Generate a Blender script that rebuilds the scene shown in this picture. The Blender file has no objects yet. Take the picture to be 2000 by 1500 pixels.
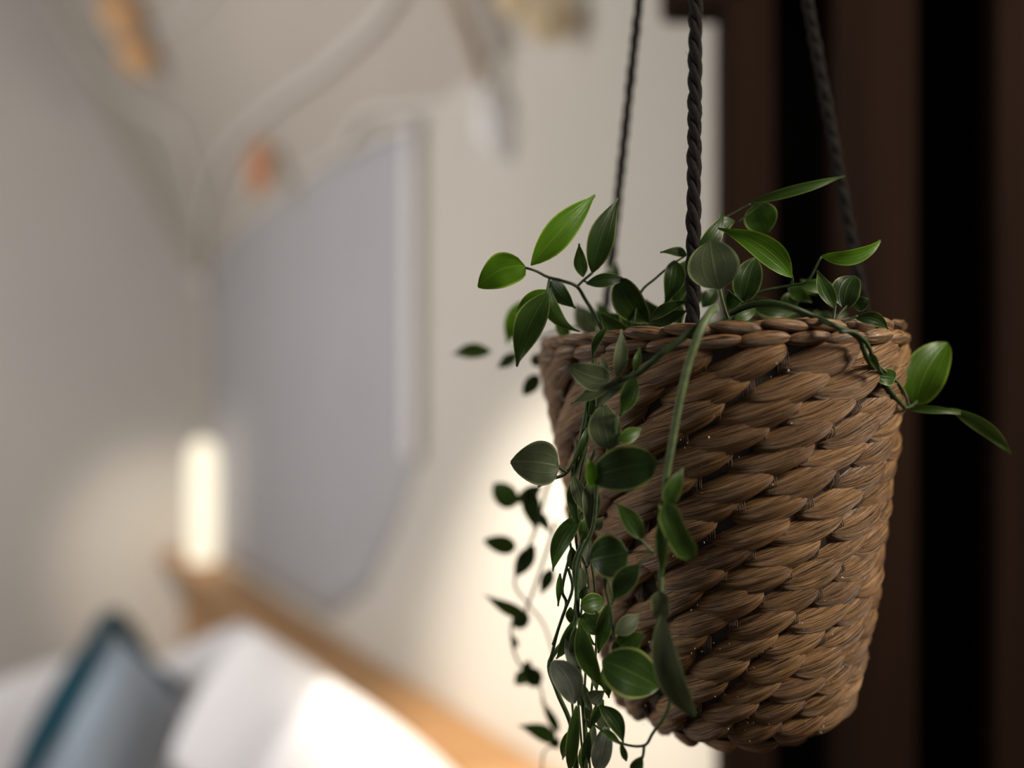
import bpy, bmesh, math, random
import numpy as np
from mathutils import Vector, Matrix, Quaternion
random.seed(7)
R_ = random.Random(11)
PI = math.pi
scene = bpy.context.scene
COL = scene.collection

# ------------------------------------------------------------------ camera, world, lights, exposure
CAM = Vector((0, 0, 1.45))
FPX = 1800.0                                   # focal length in pixels of the 2000 px wide frame
cam_d = bpy.data.cameras.new('camera')
cam_d.sensor_width = 36; cam_d.lens = FPX / 2000 * 36
cam_d.clip_start = .02; cam_d.clip_end = 60
cam_d.dof.use_dof = True; cam_d.dof.focus_distance = .383; cam_d.dof.aperture_fstop = 2.0
cam = bpy.data.objects.new('camera', cam_d); COL.objects.link(cam)
cam.location = CAM; cam.rotation_euler = (PI / 2, 0, 0)
scene.camera = cam

world = bpy.data.worlds.new('world'); scene.world = world; world.use_nodes = True
bg = world.node_tree.nodes['Background']
bg.inputs[0].default_value = (.92, .88, .84, 1); bg.inputs[1].default_value = .085

def aim(o, target):
    o.rotation_euler = (Vector(target) - o.location).to_track_quat('-Z', 'Y').to_euler()
def area(name, loc, target, size, power, color, size_y=None, spread=PI):
    d = bpy.data.lights.new(name, 'AREA'); d.energy = power; d.color = color; d.size = size
    if size_y: d.shape = 'RECTANGLE'; d.size_y = size_y
    d.spread = spread
    o = bpy.data.objects.new(name, d); COL.objects.link(o); o.location = CAM + Vector(loc); aim(o, CAM + Vector(target)); return o
def spot(name, loc, target, power, color, angle, blend, radius=.05):
    d = bpy.data.lights.new(name, 'SPOT'); d.energy = power; d.color = color; d.spot_size = math.radians(angle)
    d.spot_blend = blend; d.shadow_soft_size = radius
    o = bpy.data.objects.new(name, d); COL.objects.link(o); o.location = CAM + Vector(loc); aim(o, CAM + Vector(target)); return o
def W(px, py, d):                              # a point at distance d in front of the viewpoint, relative to it
    return Vector(((px - 1000) * d / FPX, d, (750 - py) * d / FPX))
area('bedroom_fill_light', (-1.55, .75, .35), (-.45, 2.3, .0), 1.3, 23, (1, .955, .90), 1.1)  # unseen area light added to brighten the bedroom walls
area('basket_key_light', (1.0, .0, .55), (.12, .42, -.03), .30, 15, (1, .89, .75))  # key light added to brighten the basket from the right
spot('right_wall_added_spot', (-.35, .75, .45), W(1060, 1330, 1.30), 100, (1, .90, .74), 46, .85, .05)  # added spot, makes the bright area low on the right wall
spot('left_wall_added_spot', (-.75, 1.5, .55), W(330, 1050, 2.95), 100, (1, .87, .68), 27, 1.0, .06)  # added spot, makes the warm patch on the left wall
scene.view_settings.view_transform = 'Standard'; scene.view_settings.look = 'None'
scene.view_settings.exposure = 0; scene.view_settings.gamma = 1; scene.view_settings.use_curve_mapping = False

# ------------------------------------------------------------------ helpers
def tag(o, label=None, cat=None, group=None, kind=None):
    if label: o['label'] = label
    if cat: o['category'] = cat
    if group: o['group'] = group
    if kind: o['kind'] = kind
    return o
def empty(name, loc, rot=(0, 0, 0)):
    o = bpy.data.objects.new(name, None); COL.objects.link(o); o.location = loc; o.rotation_euler = rot
    o.empty_display_size = .02; return o
def mesh_obj(name, verts, faces, mat, parent=None, uvs=None, smooth=True, off=None):
    me = bpy.data.meshes.new(name)
    if off is not None: verts = [(v[0] - off[0], v[1] - off[1], v[2] - off[2]) for v in verts]
    me.from_pydata([tuple(v) for v in verts], [], faces)
    if uvs is not None:
        uvl = me.uv_layers.new(name='uv')
        li = np.empty(len(me.loops), dtype=np.int32); me.loops.foreach_get('vertex_index', li)
        uvl.data.foreach_set('uv', np.asarray(uvs, dtype=np.float32)[li].ravel())
    if smooth: me.polygons.foreach_set('use_smooth', [True] * len(me.polygons))
    me.materials.append(mat); me.update()
    o = bpy.data.objects.new(name, me); COL.objects.link(o)
    if parent: o.parent = parent
    return o
def grid_faces(n, m, wrap=False):              # n rows of m verts
    f = []
    for i in range(n - 1):
        for j in range(m if wrap else m - 1):
            k = (j + 1) % m
            f.append((i * m + j, i * m + k, (i + 1) * m + k, (i + 1) * m + j))
    return f
def catmull(pts, sub=6):
    pts = [Vector(p) for p in pts]
    if len(pts) < 3: return [pts[0].lerp(pts[-1], i / sub) for i in range(sub + 1)]
    P = [pts[0] * 2 - pts[1]] + pts + [pts[-1] * 2 - pts[-2]]
    out = []
    for i in range(1, len(P) - 2):
        for k in range(sub):
            t = k / sub; a, b, c, d = P[i - 1:i + 3]
            out.append(.5 * ((2 * b) + (c - a) * t + (2 * a - 5 * b + 4 * c - d) * t * t + (3 * b - a - 3 * c + d) * t ** 3))
    out.append(pts[-1]); return out
def tube(pts, rad, seg=8, flat=1.0, cap=True):
    """rad: number or function of 0..1; returns verts, faces, uvs"""
    n = len(pts); V = []; U = []
    up = Vector((0, -1, 0)); L = 0
    for i, p in enumerate(pts):
        d = (pts[min(i + 1, n - 1)] - pts[max(i - 1, 0)]).normalized()
        a = d.cross(up)
        if a.length < 1e-4: a = d.cross(Vector((1, 0, 0)))
        a.normalize(); b = d.cross(a).normalized()
        r = rad(i / (n - 1)) if callable(rad) else rad
        if i: L += (pts[i] - pts[i - 1]).length
        for j in range(seg):
            t = 2 * PI * j / seg
            V.append(p + a * (math.cos(t) * r) + b * (math.sin(t) * r * flat)); U.append((L * 40, j / seg))
    F = grid_faces(n, seg, True)
    if cap: F += [tuple(range(seg))[::-1], tuple(range((n - 1) * seg, n * seg))]
    return V, F, U
def merge(parts):
    V, F, U = [], [], []
    for v, f, u in parts:
        o = len(V); V += list(v); F += [tuple(i + o for i in q) for q in f]; U += list(u)
    return V, F, U
def box_mesh(c, s, rz=0, bevel=.003, axes=None):
    bm = bmesh.new(); bmesh.ops.create_cube(bm, size=1)
    for v in bm.verts: v.co = Vector((v.co.x * s[0], v.co.y * s[1], v.co.z * s[2]))
    if bevel: bmesh.ops.bevel(bm, geom=list(bm.edges), offset=bevel, segments=2, affect='EDGES', profile=.6)
    M = Matrix.Translation(Vector(c)) @ (axes.to_4x4() if axes else Matrix.Rotation(rz, 4, 'Z'))
    bm.transform(M); bmesh.ops.recalc_face_normals(bm, faces=bm.faces); bm.verts.index_update()
    V = [v.co.copy() for v in bm.verts]; F = [tuple(v.index for v in f.verts) for f in bm.faces]; bm.free()
    return V, F, [(v.x, v.z) for v in V]
def prism(poly, thick):                        # poly: coplanar 3D points; thickness along vector thick
    n = len(poly); V = [Vector(p) for p in poly] + [Vector(p) + Vector(thick) for p in poly]
    F = [tuple(range(n)), tuple(range(n, 2 * n))[::-1]] + [(i, i + n, (i + 1) % n + n, (i + 1) % n) for i in range(n)]
    return V, F, [(0, 0)] * len(V)

# ------------------------------------------------------------------ materials
class NT:
    def __init__(s, name):
        s.m = bpy.data.materials.new(name); s.m.use_nodes = True; s.t = s.m.node_tree; s.n = s.t.nodes; s.l = s.t.links
        s.b = s.n['Principled BSDF']; s.out = s.n['Material Output']
    def node(s, typ, **kw):
        o = s.n.new(typ)
        for k, v in kw.items():
            if k.startswith('i_'):
                key = k[2:]; key = int(key) if key.isdigit() else key.replace('_', ' ')
                o.inputs[key].default_value = v
            else: setattr(o, k, v)
        return o
    def link(s, a, b): s.l.new(a, b)
    def ramp(s, fac, stops):
        r = s.node('ShaderNodeValToRGB'); e = r.color_ramp.elements
        while len(e) < len(stops): e.new(.5)
        for el, (p, c) in zip(e, stops): el.position = p; el.color = (*c, 1)
        s.link(fac, r.inputs[0]); return r
    def math(s, op, a, b=None, c=None):
        m = s.node('ShaderNodeMath', operation=op)
        for i, x in enumerate((a, b, c)):
            if x is None: continue
            if isinstance(x, (int, float)): m.inputs[i].default_value = x
            else: s.link(x, m.inputs[i])
        return m.outputs[0]
    def bump(s, h, strength, dist):
        b = s.node('ShaderNodeBump'); b.inputs['Strength'].default_value = strength; b.inputs['Distance'].default_value = dist
        s.link(h, b.inputs['Height']); s.link(b.outputs[0], s.b.inputs['Normal']); return b

def plain(name, color, rough=.7, noise=.06, scale=8, bump=0, spec=.3, coord='Object'):
    k = NT(name); tc = k.node('ShaderNodeTexCoord')
    nz = k.node('ShaderNodeTexNoise', i_Scale=scale, i_Detail=4.0); k.link(tc.outputs[coord], nz.inputs['Vector'])
    lo = tuple(max(0, c * (1 - noise)) for c in color); hi = tuple(min(1, c * (1 + noise)) for c in color)
    r = k.ramp(nz.outputs[0], [(.3, lo), (.7, hi)]); k.link(r.outputs[0], k.b.inputs['Base Color'])
    k.b.inputs['Roughness'].default_value = rough; k.b.inputs['Specular IOR Level'].default_value = spec
    if bump: 
        n2 = k.node('ShaderNodeTexNoise', i_Scale=scale * 12, i_Detail=3.0); k.link(tc.outputs[coord], n2.inputs['Vector'])
        k.bump(n2.outputs[0], .5, bump)
    return k.m

def fibre_mat(name, dark, mid, light, bump=1.0, fine=1.0):
    k = NT(name); tc = k.node('ShaderNodeTexCoord'); oi = k.node('ShaderNodeObjectInfo')
    off = k.node('ShaderNodeCombineXYZ'); k.link(k.math('MULTIPLY', oi.outputs['Random'], 37.0), off.inputs[0]); k.link(k.math('MULTIPLY', oi.outputs['Random'], 91.0), off.inputs[2])
    add = k.node('ShaderNodeVectorMath', operation='ADD'); k.link(tc.outputs['UV'], add.inputs[0]); k.link(off.outputs[0], add.inputs[1])
    def stretched(sx, sy, det=3.0, dist=0.0):
        mp = k.node('ShaderNodeMapping'); mp.inputs['Scale'].default_value = (sx, sy, 1); k.link(add.outputs[0], mp.inputs['Vector'])
        n = k.node('ShaderNodeTexNoise', i_Scale=1.0, i_Detail=det, i_Distortion=dist); k.link(mp.outputs[0], n.inputs['Vector']); return n.outputs[0]
    f1 = stretched(1.6, 15 * fine, 2.0, .3); f2 = stretched(3.0, 42 * fine, 3.0, .25); f3 = stretched(2.0, 2.5, 2.0)
    fib = k.math('ADD', k.math('MULTIPLY', f1, .5), k.math('MULTIPLY', f2, .5))
    # narrow dark grooves between fibres
    groove = k.ramp(fib, [(.40, dark), (.465, mid), (.61, light)])
    tone = k.node('ShaderNodeMixRGB', blend_type='MULTIPLY'); tone.inputs[0].default_value = 1
    rr = k.ramp(k.math('ADD', k.math('MULTIPLY', oi.outputs['Random'], .6), k.math('MULTIPLY', f3, .5)), [(.15, (.62, .56, .52)), (.55, (1, .95, .9)), (.95, (1.25, 1.22, 1.2))])
    k.link(groove.outputs[0], tone.inputs[1]); k.link(rr.outputs[0], tone.inputs[2]); k.link(tone.outputs[0], k.b.inputs['Base Color'])
    k.b.inputs['Roughness'].default_value = .42; k.b.inputs['Specular IOR Level'].default_value = .55
    k.bump(fib, 1.0, .0009 * bump)
    return k.m
M = {}
M['weave'] = fibre_mat('dried_fibre', (.018, .009, .004), (.235, .120, .044), (.48, .29, .13), 1.8, 1.6)
M['rim'] = fibre_mat('dried_fibre_rim', (.02, .011, .006), (.21, .115, .05), (.42, .26, .14), 1.5, .8)
M['core'] = fibre_mat('gap_shade_core', (.006, .0035, .002), (.018, .011, .007), (.04, .026, .017), fine=3)  # near-black, so the shade between strands sits in the colour
M['twine'] = plain('stitch_twine', (.15, .105, .075), .8, .3, 900)
M['speck'] = plain('pale_fibre_specks', (.62, .54, .45), .6, .1, 50)
M['soil'] = plain('potting_moss', (.03, .02, .012), .95, .5, 120, .004)
M['rope'] = plain('black_jute', (.013, .0095, .0075), .85, .7, 700, .0008, .3)

def leaf_mat(name, base, vein, edge, trans=.35, rough=.38, under=None):
    k = NT(name); tc = k.node('ShaderNodeTexCoord'); sx = k.node('ShaderNodeSeparateXYZ'); k.link(tc.outputs['UV'], sx.inputs[0])
    oi = k.node('ShaderNodeObjectInfo')
    u, v = sx.outputs[0], sx.outputs[1]
    a = k.math('ABSOLUTE', k.math('SUBTRACT', v, .5))                     # 0 midrib, .5 edge
    # side veins run forward from the midrib
    ph = k.math('SUBTRACT', k.math('MULTIPLY', u, 30.0), k.math('MULTIPLY', a, 26.0))
    sv = k.math('POWER', k.math('ABSOLUTE', k.math('COSINE', ph)), 14.0)
    nz = k.node('ShaderNodeTexNoise', i_Scale=5.0, i_Detail=3.0); k.link(tc.outputs['UV'], nz.inputs['Vector'])
    # two long parallel ribs each side of the midrib
    rib = k.math('ABSOLUTE', k.math('SUBTRACT', a, .22))
    ribm = k.ramp(rib, [(.0, (1, 1, 1)), (.03, (0, 0, 0))])
    mid = k.ramp(a, [(.0, (1, 1, 1)), (.035, (0, 0, 0))])
    edg = k.ramp(a, [(.435, (0, 0, 0)), (.47, (1, 1, 1))])
    m1 = k.node('ShaderNodeMixRGB'); m1.inputs[1].default_value = (*base, 1); m1.inputs[2].default_value = (*[c * .55 for c in base], 1)
    k.link(nz.outputs[0], m1.inputs[0])
    m2 = k.node('ShaderNodeMixRGB'); k.link(m1.outputs[0], m2.inputs[1]); m2.inputs[2].default_value = (*vein, 1)
    fac = k.math('ADD', k.math('MULTIPLY', sv, .07), k.math('ADD', k.math('MULTIPLY', mid.outputs[0], .55), k.math('MULTIPLY', ribm.outputs[0], .07)))
    k.link(fac, m2.inputs[0])
    m3 = k.node('ShaderNodeMixRGB'); k.link(m2.outputs[0], m3.inputs[1]); m3.inputs[2].default_value = (*edge, 1); k.link(k.math('MULTIPLY', edg.outputs[0], .8), m3.inputs[0])
    hs = k.node('ShaderNodeHueSaturation'); k.link(m3.outputs[0], hs.inputs['Color']); k.link(k.math('ADD', .8, k.math('MULTIPLY', oi.outputs['Random'], .4)), hs.inputs['Value'])
    k.link(hs.outputs[0], k.b.inputs['Base Color']); k.b.inputs['Roughness'].default_value = rough
    k.b.inputs['Specular IOR Level'].default_value = .35
    hgt = k.math('SUBTRACT', k.math('MULTIPLY', sv, .12), k.math('ADD', mid.outputs[0], k.math('MULTIPLY', ribm.outputs[0], .6)))
    bp = k.bump(hgt, .3, .0004)
    tr = k.node('ShaderNodeBsdfTranslucent'); k.link(hs.outputs[0], tr.inputs[0]); mx = k.node('ShaderNodeMixShader'); mx.inputs[0].default_value = trans
    k.link(k.b.outputs[0], mx.inputs[1]); k.link(tr.outputs[0], mx.inputs[2]); k.link(mx.outputs[0], k.out.inputs[0])
    return k.m
M['b'] = leaf_mat('leaf_fresh_green', (.10, .24, .010), (.17, .32, .03), (.30, .48, .05), .45)
M['d'] = leaf_mat('leaf_deep_green', (.036, .080, .013), (.075, .14, .03), (.34, .42, .12), .28)
M['m'] = leaf_mat('leaf_mid_green', (.062, .135, .018), (.11, .20, .04), (.34, .44, .12), .32)
M['g'] = leaf_mat('leaf_grey_underside', (.115, .150, .070), (.19, .235, .12), (.30, .37, .17), .25, .5)
M['w'] = leaf_mat('leaf_painted_gloss', (.27, .31, .24), (.42, .46, .38), (.46, .52, .36), .2, .2)  # pale base colour carries a glossy highlight
M['stem'] = plain('stem_green', (.045, .075, .025), .5, .3, 300)
M['stemp'] = plain('stem_pale_green', (.115, .16, .065), .5, .25, 300)

def wood(name, dark, light, axis='Z', rough=.5, scale=1.0):
    k = NT(name); tc = k.node('ShaderNodeTexCoord'); mp = k.node('ShaderNodeMapping'); oi = k.node('ShaderNodeObjectInfo')
    s = {'Z': (26, 26, 1.6), 'X': (1.6, 26, 26)}[axis]; mp.inputs['Scale'].default_value = tuple(c * scale for c in s)
    k.link(tc.outputs['Object'], mp.inputs[0]); k.link(oi.outputs['Random'], mp.inputs['Location'])
    n = k.node('ShaderNodeTexNoise', i_Scale=1.0, i_Detail=5.0, i_Distortion=.6); k.link(mp.outputs[0], n.inputs['Vector'])
    r = k.ramp(n.outputs[0], [(.32, dark), (.68, light)]); k.link(r.outputs[0], k.b.inputs['Base Color'])
    k.b.inputs['Roughness'].default_value = rough; k.b.inputs['Specular IOR Level'].default_value = .3 if rough < .8 else .08; k.bump(n.outputs[0], .3, .001); return k.m
M['dark_wood'] = wood('dark_stained_wood', (.014, .0068, .0042), (.024, .0120, .0072), rough=.85)
M['black_wood'] = plain('black_stained_panel', (.004, .0025, .002), .8, .2, 20, 0, .1)
M['oak'] = wood('honey_oak', (.38, .20, .085), (.52, .30, .14), 'X')
M['wall'] = plain('painted_plaster_warm', (.60, .565, .51), .9, .02, 3, .001, .1)
M['wall_l'] = plain('painted_plaster_pale', (.58, .555, .53), .9, .02, 3, .001, .1)
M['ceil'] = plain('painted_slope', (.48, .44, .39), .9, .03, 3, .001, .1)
M['floor'] = wood('floor_boards', (.16, .10, .06), (.26, .17, .10), 'X')
M['drape'] = plain('pale_grey_cotton', (.43, .425, .445), .95, .02, 6, 0, .1)
M['white'] = plain('white_cotton', (.86, .85, .88), .9, .02, 6, 0, .1)
M['blue'] = plain('pale_blue_cotton', (.43, .54, .68), .9, .05, 6, 0, .1)
M['teal'] = plain('dark_teal_velvet', (.010, .055, .085), .8, .15, 8, 0, .2)
M['cord'] = plain('white_cotton_cord', (.68, .64, .60), .9, .05, 60, 0, .1)
M['tan'] = plain('tan_dried_leaf', (.60, .36, .19), .8, .15, 20)
M['terra'] = plain('terracotta_bead', (.55, .25, .13), .7, .12, 20)
M['straw'] = plain('straw_yellow_leaf', (.72, .58, .38), .8, .12, 20)
M['branch'] = plain('driftwood_branch', (.36, .28, .22), .85, .2, 20)
M['shell'] = plain('white_shell', (.85, .84, .84), .4, .04, 12)
M['metal'] = plain('black_metal', (.02, .02, .02), .4, .1, 20)
k = NT('light_strip_glow'); k.b.inputs['Base Color'].default_value = (1, .95, .85, 1); k.b.inputs['Emission Color'].default_value = (1, .90, .70, 1); k.b.inputs['Emission Strength'].default_value = 1.0; k.b.inputs['Base Color'].default_value = (.25, .24, .2, 1)  # emissive surface standing in for a bright strip of light
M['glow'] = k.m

# ------------------------------------------------------------------ room shell
C0 = Vector((-1.1, 3.2, 0)); LD = Vector((-1.71, -1.075, 0)).normalized(); RD = Vector((1.075, -1.71, 0)).normalized()
FL = -1.45
def rel(v): return CAM + Vector(v)
A = Vector((-1.1, 3.2, .37)); B = Vector((-1.505, 2.945, 1.227)); Cc = Vector((-.196, 1.762, .5))
NP = (B - A).cross(Cc - A).normalized()                       # ceiling slope normal, towards the room? fixed below
if NP.dot(-A) < 0: NP = -NP
def on_slope(px, py, gap=.0):                                  # where a sight line meets the sloped ceiling
    d = W(px, py, 1.0); s = A.dot(NP) / d.dot(NP); return d * (s - gap / abs(d.dot(NP)))
def on_right(px, py, gap=0):
    n = LD; d = W(px, py, 1.0); s = C0.dot(n) / d.dot(n); return d * (s - gap / abs(d.dot(n)))
def on_left(px, py, gap=0):
    n = RD; d = W(px, py, 1.0); s = C0.dot(n) / d.dot(n); return d * s + n * gap
def struct(name, pm, mat, **kw):
    o = mesh_obj(name, pm[0], pm[1], mat, smooth=False, **kw); tag(o, kind='structure'); return o
wl_end = C0 + LD * 3.2; wr_end = C0 + RD * 2.56
up = Vector((0, 0, 1))
struct('wall_left', prism([rel(C0 + up * FL), rel(wl_end + up * FL), rel(wl_end + up * 2.4), rel(C0 + up * 2.4)], -RD * .1), M['wall_l'])
struct('wall_right', prism([rel(C0 + up * FL), rel(wr_end + up * FL), rel(wr_end + up * 1.6), rel(C0 + up * 1.6)], -LD * .1), M['wall'])
ez = on_slope(1000, 750, 0)
E_ = wr_end.copy(); E_.z = A.z + ((A.x - E_.x) * NP.x + (A.y - E_.y) * NP.y) / NP.z
k_ = 2.1
struct('ceiling', prism([rel(A - (B - A) * .0), rel(E_), rel(E_ + (B - A) * k_), rel(A + (B - A) * k_)], -NP * .08), M['ceil'])
struct('floor', prism([CAM + Vector((-4.2, -1.2, FL)), CAM + Vector((2.2, -1.2, FL)), CAM + Vector((2.2, 4, FL)), CAM + Vector((-4.2, 4, FL))], (0, 0, -.05)), M['floor'])
struct('baseboard_left', box_mesh(rel(C0 + LD * 1.6 + RD * .01 + up * (FL + .05)), (3.1, .018, .1), math.atan2(LD.y, LD.x)), M['white'])

# ------------------------------------------------------------------ dark slatted screen on the right, overhead beam
scr = empty('slatted_screen', CAM + Vector((.5, .87, FL)), (0, math.radians(-.0), 0))
tag(scr, 'dark brown slatted wooden screen with black gaps behind the hanging basket', 'screen')
so = scr.location
def sp(px, d): return (px - 1000) * d / FPX
for i, (a, b, dep) in enumerate([(1407, 1508, .85), (1624, 1786, .85), (1943, 2120, .85), (2250, 2400, .85), (2520, 2670, .85)]):
    x0, x1 = sp(a, dep), sp(b, dep)
    pm = box_mesh(CAM + Vector(((x0 + x1) / 2 + .003, dep + .02, -.49)), (x1 - x0, .04, 1.90), 0, .004)
    mesh_obj('slat', pm[0], pm[1], M['dark_wood'], scr, smooth=False, off=so)
pm = box_mesh(CAM + Vector((.56, .945, -.49)), (.68, .012, 1.90), 0, .002); mesh_obj('back_panel', pm[0], pm[1], M['black_wood'], scr, smooth=False, off=so)
pm = box_mesh(CAM + Vector((.53, .90, .50)), (.76, .11, .10), 0, .01); mesh_obj('top_rail', pm[0], pm[1], M['dark_wood'], scr, smooth=False, off=so)
pm = box_mesh(CAM + Vector((.53, .90, FL + .04)), (.72, .11, .08), 0, .006); mesh_obj('bottom_rail', pm[0], pm[1], M['dark_wood'], scr, smooth=False, off=so)
# bracket arm that shows at the upper edge of the frame
pm = box_mesh(CAM + Vector((.185, .875, .385)), (.085, .05, .075), 0, .012); mesh_obj('corner_block', pm[0], pm[1], M['dark_wood'], scr, smooth=False, off=so)
bm_ = merge([box_mesh(CAM + Vector((.42, .45, .70)), (1.0, .09, .10), 0, .006), box_mesh(CAM + Vector((.80, .70, .605)), (.08, .58, .09), 0, .006)])
struct('trim_1', bm_, M['dark_wood'])

# ------------------------------------------------------------------ woven hanging basket
DEP = .45
RIMC = CAM + Vector(((1398 - 1000) * DEP / FPX, DEP, .0225))
basket = empty('hanging_basket', RIMC, (math.radians(.0), math.radians(-2.5), 0))
tag(basket, 'brown woven water-hyacinth basket planter hanging from three dark twisted ropes', 'basket')
prof_t = np.array([0, .010, .029, .084, .134, .160, .172, .179, .1835])
prof_r = np.array([.0822, .0818, .0796, .0710, .0622, .0566, .0520, .0465, .0395])
def prof(t): return float(np.interp(t, prof_t, prof_r))
def prof_n(t):                                 # outward normal in (r, down) terms
    e = .004; dr = (prof(t + e) - prof(t - e)) / (2 * e); n = Vector((1, -dr)); n.normalize(); return n.x, n.y
def surf(th, t, h):
    if t > .1835: t2 = t - .1835; r = .0395 - t2; n = (.15, .99); z = .1835 + .0005
    else: r = prof(t); n = prof_n(t); z = t
    r = r + n[0] * h; z = z + (-n[1] * h if t <= .1835 else .99 * h)
    # where the wall closes in, the normal points outwards and down
    if t <= .1835: z = t + (-(prof(t + .004) - prof(t - .004)) / .008) / math.sqrt(1 + ((prof(t + .004) - prof(t - .004)) / .008) ** 2) * h
    return (r * math.sin(th), -r * math.cos(th), -z)
def strand(th0, t0, half, Wd, tilt, bulge, nu=26, nv=17, lift=.0012, rg=R_, h0=-.0012):
    V = []; U = []
    ph = [rg.uniform(0, 6.28) for _ in range(4)]; curl = rg.uniform(-.12, .12); sk = rg.uniform(-.1, .1)
    wj = rg.uniform(.9, 1.1)
    for i in range(nu):
        u = -1 + 2 * i / (nu - 1)
        sN = (u + 1) / 2; w = Wd * wj * max(.04, (sN ** .58) * ((1 - sN) ** .47) * 2.06)
        body = max(0, 1 - abs(u) ** 2.6) ** .55
        for j in range(nv):
            v = -1 + 2 * j / (nv - 1)
            tt = t0 - tilt * (u + .18 * math.sin(u * 3.0)) + w * v + .0014 * (1 - u * u) - .0007 + .0006 * curl * math.cos(u * 2)
            th = th0 + half * u * (1 + .02 * math.sin(ph[0])) + sk * .006 * v
            ridge = .00028 * math.sin(v * 9 + ph[1] + u * 1.2) + .00016 * math.sin(v * 21 + ph[2] - u * 1.5)
            h = h0 + bulge * body * math.sqrt(max(0, 1 - (v * .985) ** 2)) + lift * u * body + ridge * body
            h += .0008 * body * (v * .5)       # lower edge a little proud, like overlapping scales
            V.append(surf(th, tt, h)); U.append((i / (nu - 1), j / (nv - 1)))
    return V, grid_faces(nu, nv), U
NROW, NPER = 17, 16
pitch = .00985; spc = 2 * PI / NPER
ROW0 = .0140
# a scale sits at image (1492, 822) in row 3
th_ref = math.radians(10.3) + 3 * .43 * spc
for r in range(NROW):
    t0 = ROW0 + pitch * r
    Wd = .0072 if r > 2 else .0079
    if r >= 15: Wd = .0062
    for c in range(NPER):
        th = th_ref - .43 * spc * r + c * spc + R_.uniform(-.04, .04)
        V, F, U = strand(th, t0 + R_.uniform(-.0006, .0006), spc * .5 * R_.uniform(1.16, 1.30), Wd * R_.uniform(.95, 1.10), .0043 * R_.uniform(.8, 1.2), .0062 * R_.uniform(.9, 1.12))
        mesh_obj('weave_strand', V, F, M['weave'], basket, U)
# bottom rings, then the braided rim
for c in range(14):
    th = c * 2 * PI / 14
    V, F, U = strand(th, .1835 + .004, PI / 14 * 1.3, .0060, .003, .0045, 16, 11)
    mesh_obj('base_strand', V, F, M['weave'], basket, U)
NR = 28
def rim_strand(th0, half, rc, zc, rad_r, rad_z, slope, out):
    V = []; U = []; nu, nv = 15, 12; ph = R_.uniform(0, 6)
    for i in range(nu):
        u = -1 + 2 * i / (nu - 1); s = max(.03, 1 - abs(u) ** 2.4) ** .6
        for j in range(nv):
            a = 2 * PI * j / nv
            rr = rc + math.cos(a) * rad_r * s + out * u + .00012 * math.sin(a * 5 + ph)
            z = zc + math.sin(a) * rad_z * s + slope * u
            th = th0 + half * u
            V.append((rr * math.sin(th), -rr * math.cos(th), z)); U.append((i / (nu - 1), j / nv))
    F = grid_faces(nu, nv, True) + [tuple(range(nv))[::-1], tuple(range((nu - 1) * nv, nu * nv))]
    return V, F, U
for c in range(NR):
    th = c * 2 * PI / NR
    for (dth, rc, zc, a, b, sl, out) in ((0, .0840, -.0052, .0034, .0032, .0006, .0004), (.5, .0825, .0002, .0036, .0030, -.0012, -.0006), (.2, .0768, .0004, .0034, .0030, .0010, 0)):
        V, F, U = rim_strand(th + (dth + R_.uniform(-.06, .06)) * 2 * PI / NR, PI / NR * R_.uniform(1.12, 1.28), rc, zc + R_.uniform(-.0004, .0004), a, b * R_.uniform(.9, 1.1), sl, out)
        mesh_obj('rim_strand', V, F, M['rim'], basket, U)
# inner shell
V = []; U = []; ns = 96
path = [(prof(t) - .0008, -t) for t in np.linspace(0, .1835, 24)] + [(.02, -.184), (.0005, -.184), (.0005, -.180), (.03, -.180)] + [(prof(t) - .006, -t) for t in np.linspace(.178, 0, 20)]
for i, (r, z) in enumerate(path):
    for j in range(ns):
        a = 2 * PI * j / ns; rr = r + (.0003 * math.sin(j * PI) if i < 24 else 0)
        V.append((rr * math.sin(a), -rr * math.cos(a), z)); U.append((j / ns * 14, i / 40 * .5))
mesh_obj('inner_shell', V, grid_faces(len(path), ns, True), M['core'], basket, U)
# upright twine stitches glimpsed between the scales, and pale fibre specks
parts = []
for r in range(NROW):
    for c in range(NPER):
        for q in range(6):
            th = th_ref - .43 * spc * r + (c + .5) * spc + (q - 2.5) * .010 + R_.uniform(-.003, .003); t0 = ROW0 + pitch * r
            ps = [Vector(surf(th + R_.uniform(-.003, .003), t0 + dz, hh)) for dz, hh in ((-.004, .0004), (0, .0022), (.004, .0004))]
            parts.append(tube(ps, .00022, 4, cap=False))
V, F, U = merge(parts); tag(mesh_obj('stitch_twine', V, F, M['twine'], basket, U), kind='stuff')
parts = []
for _ in range(900):
    r = R_.randrange(NROW); c = R_.randrange(NPER)
    th = th_ref - .43 * spc * r + (c + .5) * spc + R_.gauss(0, .08); t = ROW0 + pitch * r + R_.gauss(.0005, .0022)
    if _ % 4 == 0: th += spc * .45
    p = Vector(surf(th, t, R_.uniform(.0034, .0052))); s = R_.uniform(.00020, .00065)
    q = [p + Vector((R_.uniform(-s, s), R_.uniform(-s, s), R_.uniform(-s, s))) for _k in range(4)]
    parts.append((q, [(0, 1, 2), (0, 1, 3), (0, 2, 3), (1, 2, 3)], [(0, 0)] * 4))
V, F, U = merge(parts); tag(mesh_obj('fibre_specks', V, F, M['speck'], basket, U), kind='stuff')

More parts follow.
